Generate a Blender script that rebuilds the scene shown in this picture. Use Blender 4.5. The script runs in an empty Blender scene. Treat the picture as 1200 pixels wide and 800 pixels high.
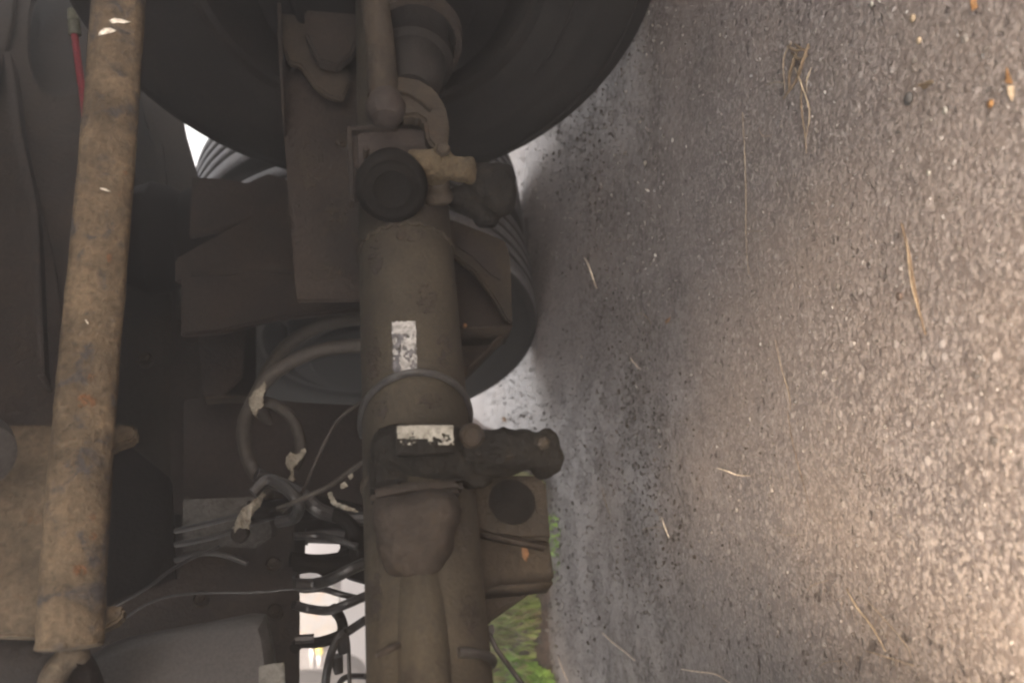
import bpy, bmesh, math, random
import numpy as np
from mathutils import Vector, Matrix
from mathutils.bvhtree import BVHTree
random.seed(7); rng = np.random.default_rng(7)
sc = bpy.context.scene; COL = sc.collection

# ------------------------------------------------------------------ camera
PIT = 0.205; CAMH = 0.549; FPX = 967.0
Fv = Vector((0, math.cos(PIT), -math.sin(PIT)))
Rv = Vector((0, -math.sin(PIT), -math.cos(PIT)))     # picture right = down: the phone was held sideways
Uv = Vector((1, 0, 0))
CAM = Vector((0, 0, CAMH))
cd = bpy.data.cameras.new('camera'); cam = bpy.data.objects.new('camera', cd); COL.objects.link(cam)
cam.matrix_world = Matrix(((Rv.x, Uv.x, -Fv.x, 0), (Rv.y, Uv.y, -Fv.y, 0), (Rv.z, Uv.z, -Fv.z, CAMH), (0, 0, 0, 1)))
cd.lens = FPX/1200*36; cd.sensor_width = 36; cd.clip_start = 0.02; cd.clip_end = 2000
cd.dof.use_dof = True; cd.dof.focus_distance = 1.1; cd.dof.aperture_fstop = 4.5
sc.camera = cam

# ------------------------------------------------------------------ axes of the truck
TH = math.radians(33.3)
a_ = Vector((math.cos(TH), math.sin(TH), 0)); p_ = Vector((-math.sin(TH), math.cos(TH), 0)); Z = Vector((0, 0, 1))
W1 = Vector((0.599, 1.373, 0.5)); W2 = W1 + p_*1.11

# ------------------------------------------------------------------ light
SUN_EL = math.radians(40); to_sun_xy = (-a_*.43-p_*.90).normalized()
world = bpy.data.worlds.new('World'); sc.world = world; world.use_nodes = True
nt = world.node_tree; nt.nodes.clear()
sky = nt.nodes.new('ShaderNodeTexSky'); sky.sky_type = 'NISHITA'; sky.sun_disc = False
sky.sun_elevation = SUN_EL; sky.sun_rotation = math.atan2(to_sun_xy.x, to_sun_xy.y)
sky.dust_density = 4.0; sky.ozone_density = 0.6; sky.air_density = 1.0
hs = nt.nodes.new('ShaderNodeHueSaturation'); hs.inputs['Saturation'].default_value = 0.12
bg = nt.nodes.new('ShaderNodeBackground'); bg.inputs['Strength'].default_value = 0.15
wo = nt.nodes.new('ShaderNodeOutputWorld')
nt.links.new(sky.outputs[0], hs.inputs['Color']); nt.links.new(hs.outputs[0], bg.inputs[0]); nt.links.new(bg.outputs[0], wo.inputs[0])
sd = bpy.data.lights.new('sun', 'SUN'); sd.energy = 4.2; sd.angle = math.radians(20); sd.color = (1, .73, .48)
so = bpy.data.objects.new('sun', sd); COL.objects.link(so); so.location = (0, 0, 6)
ts = to_sun_xy*math.cos(SUN_EL) + Z*math.sin(SUN_EL)
so.rotation_euler = (-ts).to_track_quat('-Z', 'Y').to_euler()
sc.view_settings.view_transform = 'Standard'; sc.view_settings.look = 'None'
sc.view_settings.exposure = 2.75; sc.view_settings.gamma = 1.0
sc.cycles.filter_width = 2.3; sc.render.resolution_x = 1024; sc.render.resolution_y = 682

# ------------------------------------------------------------------ projection helpers: place things by sight line and distance
def ray(x, y): return (Fv + Rv*((x-600)/FPX) - Uv*((y-400)/FPX))
def at(x, y, D): return CAM + ray(x, y)*D
def ground(x, y, z=0.0):
    r = ray(x, y); return CAM + r*((z-CAMH)/r.z)
def hit(x, y, c, n):
    r = ray(x, y); return CAM + r*((c - n.dot(CAM))/n.dot(r))

# ------------------------------------------------------------------ materials
def node(nt, t, **kw):
    n = nt.nodes.new(t)
    for k, v in kw.items():
        if k in n.inputs: n.inputs[k].default_value = v
        else: setattr(n, k, v)
    return n
def mat(name, c1, c2, c3=None, scale=18, rough=.8, metal=0.0, bump=.25, bscale=140, spec=.35, thr=.62, stretch=(1, 1, 1), rvar=.12):
    m = bpy.data.materials.new(name); m.use_nodes = True; t = m.node_tree; L = t.links
    b = t.nodes['Principled BSDF']
    tc = node(t, 'ShaderNodeTexCoord'); mp = node(t, 'ShaderNodeMapping'); mp.inputs['Scale'].default_value = stretch
    L.new(tc.outputs['Object'], mp.inputs['Vector']); V = mp.outputs[0]
    n1 = node(t, 'ShaderNodeTexNoise', Scale=scale, Detail=8.0, Roughness=.65); L.new(V, n1.inputs['Vector'])
    r1 = node(t, 'ShaderNodeMapRange'); r1.inputs['From Min'].default_value = .40; r1.inputs['From Max'].default_value = .60
    L.new(n1.outputs['Fac'], r1.inputs[0])
    mx = node(t, 'ShaderNodeMix', data_type='RGBA'); mx.inputs[6].default_value = (*c1, 1); mx.inputs[7].default_value = (*c2, 1)
    L.new(r1.outputs[0], mx.inputs[0]); out = mx.outputs[2]
    if c3:
        n2 = node(t, 'ShaderNodeTexNoise', Scale=scale*2.3, Detail=6.0, Roughness=.7); n2.inputs['Distortion'].default_value = .6
        L.new(V, n2.inputs['Vector'])
        r2 = node(t, 'ShaderNodeMapRange'); r2.inputs['From Min'].default_value = thr-.04; r2.inputs['From Max'].default_value = thr+.05
        L.new(n2.outputs['Fac'], r2.inputs[0])
        m2 = node(t, 'ShaderNodeMix', data_type='RGBA'); m2.inputs[7].default_value = (*c3, 1)
        L.new(out, m2.inputs[6]); L.new(r2.outputs[0], m2.inputs[0]); out = m2.outputs[2]
    # fine grain
    n3 = node(t, 'ShaderNodeTexNoise', Scale=bscale, Detail=5.0, Roughness=.7); L.new(V, n3.inputs['Vector'])
    r3 = node(t, 'ShaderNodeMapRange'); r3.inputs['To Min'].default_value = .5; r3.inputs['To Max'].default_value = 1.5
    r3.inputs['From Min'].default_value = .3; r3.inputs['From Max'].default_value = .7; L.new(n3.outputs['Fac'], r3.inputs[0])
    vm = node(t, 'ShaderNodeVectorMath', operation='SCALE'); L.new(out, vm.inputs[0]); L.new(r3.outputs[0], vm.inputs['Scale'])
    L.new(vm.outputs[0], b.inputs['Base Color'])
    rr = node(t, 'ShaderNodeMapRange'); rr.inputs['To Min'].default_value = rough-rvar; rr.inputs['To Max'].default_value = min(1, rough+rvar)
    L.new(n1.outputs['Fac'], rr.inputs[0]); L.new(rr.outputs[0], b.inputs['Roughness'])
    b.inputs['Metallic'].default_value = metal; b.inputs['Specular IOR Level'].default_value = spec
    ad = node(t, 'ShaderNodeMath', operation='MULTIPLY_ADD'); ad.inputs[1].default_value = 2.0
    L.new(n1.outputs['Fac'], ad.inputs[0]); L.new(n3.outputs['Fac'], ad.inputs[2])
    bp = node(t, 'ShaderNodeBump', Strength=min(1, bump*1.4), Distance=.006); L.new(ad.outputs[0], bp.inputs['Height'])
    L.new(bp.outputs[0], b.inputs['Normal'])
    return m
M = {}
M['bar'] = mat('rusty_bar', (0.0684, 0.0532, 0.0342), (0.1404, 0.1082, 0.0702), (0.0439, 0.0424, 0.0444), scale=14, thr=.575, rough=.75, bump=.5, bscale=160)
M['bar_plate'] = mat('dusty_tan_steel', (0.0634, 0.0512, 0.0348), (0.1189, 0.0951, 0.0654), (0.0998, 0.0604, 0.0315), scale=20, thr=.64, bump=.35)
M['rust'] = mat('orange_rust', (.17, .095, .05), (.14, .07, .035), scale=60, bump=.5)
M['beam'] = mat('dusty_axle', (0.0180, 0.0155, 0.0110), (0.0336, 0.0284, 0.0199), (0.0186, 0.0150, 0.0115), scale=9, thr=.6, bump=.3, bscale=220)
M['frame'] = mat('brown_frame', (0.0110, 0.0087, 0.0073), (0.0245, 0.0190, 0.0151), (0.0253, 0.0186, 0.0126), scale=9, thr=.6, bump=.4, bscale=120)
M['frame2'] = mat('dark_frame', (0.0131, 0.0109, 0.0098), (0.0285, 0.0230, 0.0206), (0.0315, 0.0238, 0.0196), scale=10, thr=.62, bump=.3)
M['bracket'] = mat('bracket_steel', (0.0162, 0.0131, 0.0094), (0.0326, 0.0258, 0.0182), (0.0302, 0.0194, 0.0117), scale=14, thr=.62, bump=.35)
M['rubber'] = mat('black_rubber', (0.0047, 0.0045, 0.0045), (0.0071, 0.0066, 0.0063), scale=20, rough=.85, bump=.2, bscale=200, spec=.12)
M['greasy'] = mat('greasy_black', (0.0042, 0.0040, 0.0038), (0.0111, 0.0101, 0.0086), (0.0202, 0.0162, 0.0117), scale=30, rough=.7, bump=.5, bscale=150, spec=.2, thr=.63)
M['tyre'] = mat('tyre_rubber', (0.0105, 0.0101, 0.0097), (0.0158, 0.0150, 0.0142), (0.0210, 0.0195, 0.0180), scale=7, rough=.85, bump=.2, bscale=180, thr=.6, spec=.2)
M['tread'] = mat('worn_skylit_tread', (.12, .12, .125), (.17, .17, .175), scale=25, rough=.6, bump=.2, bscale=200)  # worn grey rubber, with skylight on the tread put into its colour
M['hub'] = mat('wheel_steel', (0.0048, 0.0042, 0.0037), (0.0107, 0.0089, 0.0076), scale=12, bump=.3)
M['hose'] = mat('grey_hose', (0.0270, 0.0246, 0.0216), (0.0390, 0.0354, 0.0306), scale=30, rough=.7, bump=.15)
M['cable'] = mat('black_cable', (.018, .018, .019), (.03, .03, .03), scale=40, rough=.4, bump=.1, spec=.5)
M['brass'] = mat('tan_cast_fitting', (0.0641, 0.0512, 0.0309), (0.0854, 0.0664, 0.0394), (0.0522, 0.0370, 0.0213), scale=35, rough=.8, bump=.8, bscale=190)
M['label'] = mat('worn_label', (0.1836, 0.1810, 0.1581), (0.2346, 0.2295, 0.2040), (0.0867, 0.0841, 0.0714), scale=60, thr=.6, rough=.55, bump=.1)
M['label2'] = mat('foil_label', (0.2088, 0.2088, 0.2026), (0.2825, 0.2825, 0.2763), (0.0859, 0.0859, 0.0890), scale=70, thr=.62, rough=.5, bump=.1)
M['labelback'] = mat('label_residue', (.07, .07, .078), (.10, .10, .105), scale=90, rough=.6, bump=.1)
M['tape'] = mat('white_tape', (0.1850, 0.1705, 0.1416), (0.2312, 0.2167, 0.1792), (0.1156, 0.0925, 0.0665), scale=45, thr=.6, rough=.7, bump=.3)
M['panel'] = mat('grey_panel', (0.0446, 0.0446, 0.0446), (0.0554, 0.0540, 0.0527), scale=6, rough=.5, bump=.1, bscale=260)
M['palestep'] = mat('pale_tab', (0.1440, 0.1440, 0.1344), (0.1728, 0.1728, 0.1584), scale=20, rough=.6, bump=.15)
M['silver'] = mat('dirty_galvanised', (0.0588, 0.0588, 0.0569), (0.0941, 0.0941, 0.0902), (0.0353, 0.0314, 0.0274), scale=30, thr=.58, rough=.5, bump=.4)
M['red'] = mat('red_hose', (0.1428, 0.0185, 0.0294), (0.1848, 0.0252, 0.0378), scale=40, rough=.5, bump=.1)
M['plastic'] = mat('grey_green_plastic', (0.0840, 0.0930, 0.0720), (0.1200, 0.1260, 0.0960), scale=30, rough=.6, bump=.2)
M['chip'] = mat('bare_metal_scrape', (.75, .72, .64), (.85, .82, .75), scale=70, rough=.5, bump=.3)
M['deck'] = mat('deck_underside', (.03, .026, .023), (.045, .037, .031), scale=4, bump=.3)
M['white_wall'] = mat('stained_pale_panel', (.13, .125, .12), (.12, .13, .145), (.17, .13, .10), scale=7, thr=.60, rough=.85, bump=.3)
M['carsilver'] = mat('silver_paint', (0.0990, 0.0990, 0.1080), (0.1215, 0.1215, 0.1260), scale=3, rough=.35, bump=.02, metal=.2)
M['yellow'] = mat('yellow_sticker', (0.5250, 0.4620, 0.0840), (0.5740, 0.5180, 0.1400), scale=30, rough=.5, bump=.02)
M['chrome'] = mat('bright_trim', (0.5250, 0.5250, 0.5320), (0.5740, 0.5740, 0.5810), scale=20, rough=.2, bump=.02, metal=.6)
M['straw'] = mat('dry_straw', (0.2295, 0.1827, 0.1275), (0.3060, 0.2465, 0.1700), scale=80, rough=.7, bump=.2)
M['straw_pale'] = mat('bleached_straw', (0.6264, 0.5351, 0.4306), (0.7830, 0.6916, 0.5612), scale=80, rough=.7, bump=.2)
M['twig'] = mat('brown_twig', (.12, .085, .055), (.17, .12, .075), scale=60, bump=.4)
M['leaf_dry'] = mat('dead_leaf', (.12, .09, .055), (.17, .125, .08), scale=60, bump=.3)
M['leaf_orange'] = mat('orange_leaf', (0.2040, 0.1020, 0.0360), (0.2520, 0.1440, 0.0600), scale=60, bump=.3)
M['grass'] = mat('green_grass', (.17, .30, .05), (.27, .42, .10), scale=20, rough=.6, bump=.1)
M['grass_dry'] = mat('dry_grass', (.40, .38, .20), (.52, .47, .28), scale=20, rough=.7, bump=.1)
M['soil'] = mat('soil', (.10, .075, .06), (.17, .13, .11), (.05, .045, .045), scale=25, thr=.56, bump=1.0, bscale=90)

def stone_mat(name, cols, rough=.7):
    m = bpy.data.materials.new(name); m.use_nodes = True; t = m.node_tree; L = t.links; b = t.nodes['Principled BSDF']
    g = node(t, 'ShaderNodeNewGeometry'); cr = node(t, 'ShaderNodeValToRGB')
    els = cr.color_ramp.elements
    while len(els) < len(cols): els.new(.5)
    for i, c in enumerate(cols): els[i].position = i/(len(cols)-1); els[i].color = (*c, 1)
    L.new(g.outputs['Random Per Island'], cr.inputs[0]); L.new(cr.outputs[0], b.inputs['Base Color'])
    b.inputs['Roughness'].default_value = rough; return m
M['grit'] = stone_mat('grit', [(.05, .047, .045), (.09, .083, .077), (.13, .12, .11), (.17, .155, .135), (.11, .10, .10), (.2, .19, .18), (.33, .31, .29)], .45)
M['clod'] = stone_mat('dark_clods', [(.030, .026, .023), (.045, .038, .033), (.07, .058, .05), (.04, .034, .03)], .9)

def asphalt():
    m = bpy.data.materials.new('worn_asphalt'); m.use_nodes = True; t = m.node_tree; L = t.links; b = t.nodes['Principled BSDF']
    tc = node(t, 'ShaderNodeTexCoord'); V = tc.outputs['Object']
    def noise(s, d=6, r=.6, vec=V):
        n = node(t, 'ShaderNodeTexNoise', Scale=s, Detail=float(d), Roughness=r); L.new(vec, n.inputs['Vector']); return n.outputs['Fac']
    def rng_(src, a, b_, c=0., d=1.):
        n = node(t, 'ShaderNodeMapRange'); 
        for k, v in zip(('From Min', 'From Max', 'To Min', 'To Max'), (a, b_, c, d)): n.inputs[k].default_value = v
        L.new(src, n.inputs[0]); return n.outputs[0]
    def mix(f, c1, c2, blend='MIX'):
        n = node(t, 'ShaderNodeMix', data_type='RGBA', blend_type=blend)
        for i, c in ((6, c1), (7, c2)):
            if isinstance(c, tuple): n.inputs[i].default_value = (*c, 1)
            else: L.new(c, n.inputs[i])
        if isinstance(f, float): n.inputs[0].default_value = f
        else: L.new(f, n.inputs[0])
        return n.outputs[2]
    def math_(op, x, y, z=None):
        n = node(t, 'ShaderNodeMath', operation=op)
        for i, v in enumerate((x, y, z)):
            if v is None: continue
            if isinstance(v, (int, float)): n.inputs[i].default_value = v
            else: L.new(v, n.inputs[i])
        return n.outputs[0]
    # stone chips in binder at two sizes
    wv = node(t, 'ShaderNodeTexNoise', Scale=60., Detail=3.0); L.new(V, wv.inputs['Vector'])
    mv = node(t, 'ShaderNodeVectorMath', operation='MULTIPLY_ADD'); mv.inputs[1].default_value = (.004, .004, .004)
    L.new(wv.outputs['Color'], mv.inputs[0]); L.new(V, mv.inputs[2]); WV = mv.outputs[0]
    def vor(s, feat='F1'):
        n = node(t, 'ShaderNodeTexVoronoi', feature=feat, Scale=s); L.new(WV, n.inputs['Vector']); return n
    v1 = vor(185.); v2 = vor(300.); v3 = vor(90.)
    bw1 = node(t, 'ShaderNodeSeparateColor'); L.new(v1.outputs['Color'], bw1.inputs[0])
    bw2 = node(t, 'ShaderNodeSeparateColor'); L.new(v2.outputs['Color'], bw2.inputs[0])
    bw3 = node(t, 'ShaderNodeSeparateColor'); L.new(v3.outputs['Color'], bw3.inputs[0])
    big = noise(1.6, 5, .6); mid = noise(7, 6, .65); fin = noise(420, 3, .7)
    col = mix(rng_(mid, .35, .65), (.050, .045, .042), (.085, .076, .069))
    chip = mix(bw1.outputs[1], (.065, .06, .056), (.15, .14, .127))
    col = mix(math_('MULTIPLY', rng_(bw1.outputs[0], .5, .62), .75), col, chip)
    col = mix(math_('MULTIPLY', rng_(bw2.outputs[0], .72, .8), .7), col, (.17, .158, .14))
    big_m = math_('MULTIPLY', rng_(bw3.outputs[0], .93, .95), rng_(v3.outputs['Distance'], .42, .34))
    col = mix(big_m, col, (.19, .18, .165))
    # brown dust drifts and dark worn patches
    col = mix(rng_(big, .42, .66, 0, .55), col, (.125, .103, .08))
    pit = math_('MULTIPLY', rng_(noise(55, 4, .6), .60, .66), rng_(noise(3.5, 4, .6), .46, .56))
    col = mix(math_('MULTIPLY', pit, .85), col, (.018, .015, .013))
    # thin cracks
    dv = node(t, 'ShaderNodeTexNoise', Scale=5., Detail=6.0); L.new(V, dv.inputs['Vector'])
    m2 = node(t, 'ShaderNodeVectorMath', operation='MULTIPLY_ADD'); m2.inputs[1].default_value = (.22, .22, .22)
    L.new(dv.outputs['Color'], m2.inputs[0]); L.new(V, m2.inputs[2])
    vc = node(t, 'ShaderNodeTexVoronoi', feature='DISTANCE_TO_EDGE', Scale=2.1); L.new(m2.outputs[0], vc.inputs['Vector'])
    sy = node(t, 'ShaderNodeSeparateXYZ'); L.new(V, sy.inputs[0])
    yn = math_('MULTIPLY_ADD', noise(3., 5, .65), .9, sy.outputs[1])
    crack = math_('MULTIPLY', rng_(vc.outputs['Distance'], .010, .003), rng_(noise(2.2, 3), .48, .55))
    crack = math_('MULTIPLY', crack, rng_(yn, 1.6, 1.8))
    band = math_('MULTIPLY', rng_(yn, 1.62, 1.80), rng_(yn, 2.62, 2.40))   # worn, pitted wheel track
    pb = math_('MULTIPLY', rng_(noise(95, 4, .8), .49, .55), math_('MULTIPLY', band, rng_(noise(9, 4, .6), .44, .58)))
    col = mix(math_('MULTIPLY', pb, .8), col, (.020, .017, .015))
    col = mix(math_('MULTIPLY', band, .22), col, (.05, .043, .037)); col = mix(math_('MULTIPLY', band, rng_(bw3.outputs[2], .5, .6, 0, .5)), col, (.15, .14, .128))
    pit = math_('MAXIMUM', pit, pb)
    col = mix(math_('MULTIPLY', crack, .6), col, (.015, .013, .012))
    gv = node(t, 'ShaderNodeVectorMath', operation='MULTIPLY'); gv.inputs[1].default_value = (1.80, 1.76, 1.86); L.new(col, gv.inputs[0]); L.new(gv.outputs[0], b.inputs['Base Color'])
    wet = rng_(noise(2.7, 5, .6), .38, .62)
    sx = node(t, 'ShaderNodeSeparateXYZ'); L.new(V, sx.inputs[0])
    yy = math_('MULTIPLY_ADD', noise(4., 4, .6), .5, sx.outputs[1])
    film = rng_(yy, 2.25, 2.95)                      # the road beyond the axle is still wet
    rr = math_('ADD', rng_(wet, 0, 1, .56, .38), math_('MULTIPLY', pit, .4))
    rr = math_('MULTIPLY', rr, rng_(film, 0, 1, 1, .24))
    L.new(rr, b.inputs['Roughness']); b.inputs['Specular IOR Level'].default_value = .5
    h = math_('MULTIPLY', rng_(v1.outputs['Distance'], 0, .7, 1, 0), 1.0)
    h = math_('MULTIPLY_ADD', rng_(v3.outputs['Distance'], 0, .6, 1, 0), 1.2, h)
    h = math_('MULTIPLY_ADD', fin, 1.2, h)
    h = math_('MULTIPLY_ADD', mid, 4.0, h)
    h = math_('MULTIPLY_ADD', pit, -4.0, h); h = math_('MULTIPLY_ADD', crack, -3.0, h)
    bp = node(t, 'ShaderNodeBump', Strength=.65, Distance=.0011); L.new(rng_(film, 0, 1, .75, .32), bp.inputs['Strength']); L.new(h, bp.inputs['Height']); L.new(bp.outputs[0], b.inputs['Normal'])
    return m
M['asphalt'] = asphalt()

# ------------------------------------------------------------------ mesh helpers
def link(name, me, m, parent=None, smooth=True, world_parent=None):
    if m is not None and not len(me.materials): me.materials.append(m)
    if smooth:
        for p in me.polygons: p.use_smooth = True
    o = bpy.data.objects.new(name, me); COL.objects.link(o)
    if parent is not None:
        o.parent = parent
        if parent.type == 'EMPTY': o.matrix_parent_inverse = Matrix.Translation(-parent.location)
    return o
def from_bm(name, bm, m, parent=None, smooth=True, autos=True):
    bmesh.ops.recalc_face_normals(bm, faces=bm.faces)
    if smooth and autos:
        for e in bm.edges:
            if len(e.link_faces) == 2 and e.calc_face_angle(0) > .6: e.smooth = False
    me = bpy.data.meshes.new(name); bm.to_mesh(me); bm.free()
    return link(name, me, m, parent, smooth)
def tag(o, label=None, cat=None, group=None, kind=None):
    for k, v in (('label', label), ('category', cat), ('group', group), ('kind', kind)):
        if v: o[k] = v
    return o
def empty(name, loc):
    o = bpy.data.objects.new(name, None); COL.objects.link(o); o.location = loc; o.empty_display_size = .1; return o
def catmull(pts, n=6):
    pts = [Vector(p) for p in pts]
    if len(pts) < 3: return pts
    P = [pts[0]*2-pts[1]] + pts + [pts[-1]*2-pts[-2]]; out = []
    for i in range(1, len(P)-2):
        for j in range(n):
            t = j/n; p0, p1, p2, p3 = P[i-1:i+3]
            out.append(.5*((2*p1)+(p2-p0)*t+(2*p0-5*p1+4*p2-p3)*t*t+(-p0+3*p1-3*p2+p3)*t**3))
    out.append(pts[-1]); return out
def add_tube(bm, pts, r, seg=12, n=6, jit=0, smooth=True):
    P = catmull(pts, n) if smooth else [Vector(p) for p in pts]
    N = len(P); prev = None; rings = []
    for i, p in enumerate(P):
        d = (P[min(i+1, N-1)]-P[max(i-1, 0)]).normalized()
        if prev is None: u = d.orthogonal().normalized()
        else: u = (prev - d*prev.dot(d)).normalized()
        prev = u; w = d.cross(u); t = i/(N-1)
        rr = r if isinstance(r, (int, float)) else np.interp(t, np.linspace(0, 1, len(r)), r)
        rings.append([bm.verts.new(p+(u*math.cos(k*2*math.pi/seg)+w*math.sin(k*2*math.pi/seg))*rr*(1+random.uniform(-jit, jit))) for k in range(seg)])
    for A, B in zip(rings, rings[1:]):
        for k in range(seg): bm.faces.new((A[k], A[(k+1) % seg], B[(k+1) % seg], B[k]))
    bm.faces.new(rings[0]); bm.faces.new(rings[-1][::-1])
def tube(name, pts, r, m, parent=None, seg=12, n=6, jit=0, smooth=True):
    bm = bmesh.new(); add_tube(bm, pts, r, seg, n, jit, smooth); return from_bm(name, bm, m, parent)
def add_lathe(bm, c, axis, prof, seg=48):
    """prof: (along axis, radius)"""
    axis = axis.normalized(); u = axis.orthogonal().normalized(); w = axis.cross(u); rings = []
    for h, r in prof:
        if r < 1e-5: rings.append([bm.verts.new(c+axis*h)])
        else: rings.append([bm.verts.new(c+axis*h+(u*math.cos(k*2*math.pi/seg)+w*math.sin(k*2*math.pi/seg))*r) for k in range(seg)])
    for A, B in zip(rings, rings[1:]):
        if len(A) == 1 and len(B) == 1: continue
        for k in range(seg):
            k2 = (k+1) % seg
            if len(A) == 1: bm.faces.new((A[0], B[k2], B[k]))
            elif len(B) == 1: bm.faces.new((A[k], A[k2], B[0]))
            else: bm.faces.new((A[k], A[k2], B[k2], B[k]))
def lathe(name, c, axis, prof, m, parent=None, seg=48):
    bm = bmesh.new(); add_lathe(bm, c, axis, prof, seg); return from_bm(name, bm, m, parent)
def add_plate(bm, pts, th, n, bev=.002):
    """closed outline of world points, extruded by th along n, edges rounded"""
    b2 = bmesh.new()
    va = [b2.verts.new(p) for p in pts]; f = b2.faces.new(va)
    r = bmesh.ops.extrude_face_region(b2, geom=[f])
    for v in r['geom']:
        if isinstance(v, bmesh.types.BMVert): v.co += n*th
    bmesh.ops.recalc_face_normals(b2, faces=b2.faces)
    if bev:
        ed = [e for e in b2.edges if len(e.link_faces) == 2]
        bmesh.ops.bevel(b2, geom=ed, offset=bev, segments=2, affect='EDGES', clamp_overlap=True)
    me = bpy.data.meshes.new('t'); b2.to_mesh(me); b2.free(); bm.from_mesh(me); bpy.data.meshes.remove(me)
def plate(name, px, c, n, th, m, parent=None, bev=.002):
    """outline given by sight lines, met with the plane n.P = c"""
    bm = bmesh.new(); add_plate(bm, [hit(x, y, c, n) for x, y in px], th, n, bev)
    return from_bm(name, bm, m, parent)
def rnd_outline(px, amp=1.5, sub=4):
    out = []
    for i, (x, y) in enumerate(px):
        x2, y2 = px[(i+1) % len(px)]
        for k in range(sub):
            t = k/sub; out.append((x+(x2-x)*t+random.uniform(-amp, amp), y+(y2-y)*t+random.uniform(-amp, amp)))
    return out
def inside(x, y, poly):
    c = False; j = len(poly)-1
    for i in range(len(poly)):
        xi, yi = poly[i]; xj, yj = poly[j]
        if (yi > y) != (yj > y) and x < (xj-xi)*(y-yi)/(yj-yi)+xi: c = not c
        j = i
    return c
def vnoise(x, y, s, seed=0):
    x = x/s; y = y/s; xi = math.floor(x); yi = math.floor(y); fx = x-xi; fy = y-yi
    h = lambda a, b: (math.sin(a*127.1+b*311.7+seed*74.7)*43758.5453) % 1
    fx = fx*fx*(3-2*fx); fy = fy*fy*(3-2*fy)
    return (h(xi, yi)*(1-fx)+h(xi+1, yi)*fx)*(1-fy)+(h(xi, yi+1)*(1-fx)+h(xi+1, yi+1)*fx)*fy
def skin(name, target, poly, m, parent, off=.001, step=1.0, cut=None, seed=0, ns=5, rim=.0):
    """thin film (label, tape, scrape) that follows the surface of `target` inside an outline"""
    bvh = BVHTree.FromPolygons([v.co for v in target.data.vertices], [list(p.vertices) for p in target.data.polygons])
    mw = target.matrix_world
    xs = [p[0] for p in poly]; ys = [p[1] for p in poly]; nx = int((max(xs)-min(xs))/step)+1; ny = int((max(ys)-min(ys))/step)+1
    bm = bmesh.new(); V = {}
    for j in range(ny+1):
        for i in range(nx+1):
            x = min(xs)+i*step; y = min(ys)+j*step
            r = ray(x, y).normalized(); h = bvh.ray_cast(CAM, r)
            if h[0] is None: continue
            V[i, j] = (x, y, bm.verts.new(h[0]-r*off))
    for j in range(ny):
        for i in range(nx):
            q = [V.get(k) for k in ((i, j), (i+1, j), (i+1, j+1), (i, j+1))]
            if None in q: continue
            x = sum(k[0] for k in q)/4; y = sum(k[1] for k in q)/4
            jx = (vnoise(x, y, 3, seed+5)-.5)*3*rim; jy = (vnoise(x, y, 3, seed+9)-.5)*3*rim
            if not inside(x+jx, y+jy, poly): continue
            if cut is not None:
                v = .6*vnoise(x, y, ns, seed)+.4*vnoise(x, y, ns*.4, seed+1)
                if v < (cut(x, y) if callable(cut) else cut): continue
            if max((q[0][2].co-k[2].co).length for k in q) > .02: continue
            bm.faces.new([k[2] for k in q])
    bmesh.ops.delete(bm, geom=[v for v in bm.verts if not v.link_faces], context='VERTS')
    r = bmesh.ops.extrude_face_region(bm, geom=bm.faces[:])
    for v in r['geom']:
        if isinstance(v, bmesh.types.BMVert): v.co += (CAM-v.co).normalized()*.0006
    return from_bm(name, bm, m, parent, autos=False)

# ------------------------------------------------------------------ ground: one sheet, finely spaced near the camera
def axis_coords(n, fine, far):
    t = np.linspace(-1, 1, n); k = math.asinh(far/fine); return np.sinh(t*k)*fine
gx = axis_coords(420, .55, 300.); gy = axis_coords(460, .55, 300.)+1.6
X, Y = np.meshgrid(gx, gy)
def npn(X, Y, s, seed):
    x = X/s+seed*17.3; y = Y/s+seed*9.1; xi = np.floor(x); yi = np.floor(y); fx = x-xi; fy = y-yi
    h = lambda a, b: (np.sin(a*127.1+b*311.7)*43758.5453) % 1
    fx = fx*fx*(3-2*fx); fy = fy*fy*(3-2*fy)
    return (h(xi, yi)*(1-fx)+h(xi+1, yi)*fx)*(1-fy)+(h(xi, yi+1)*(1-fx)+h(xi+1, yi+1)*fx)*fy-.5
H = npn(X, Y, .9, 1)*.010+npn(X, Y, .23, 2)*.004+npn(X, Y, .07, 3)*.0025+npn(X, Y, .03, 4)*.0016
H = H*np.exp(-((X**2+Y**2)/400.))
n0, n1 = X.shape
verts = np.stack([X, Y, H], -1).reshape(-1, 3)
idx = np.arange(n0*n1).reshape(n0, n1)
faces = np.stack([idx[:-1, :-1], idx[:-1, 1:], idx[1:, 1:], idx[1:, :-1]], -1).reshape(-1, 4)
me = bpy.data.meshes.new('ground'); me.from_pydata(verts.tolist(), [], faces.tolist()); me.update()
g = link('ground', me, M['asphalt']); tag(g, kind='structure')
def gz(x, y): 
    f = lambda s, k: float(npn(np.array(x), np.array(y), s, k))
    return (f(.9, 1)*.010+f(.23, 2)*.004+f(.07, 3)*.0025+f(.03, 4)*.0016)*math.exp(-(x*x+y*y)/400)

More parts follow.
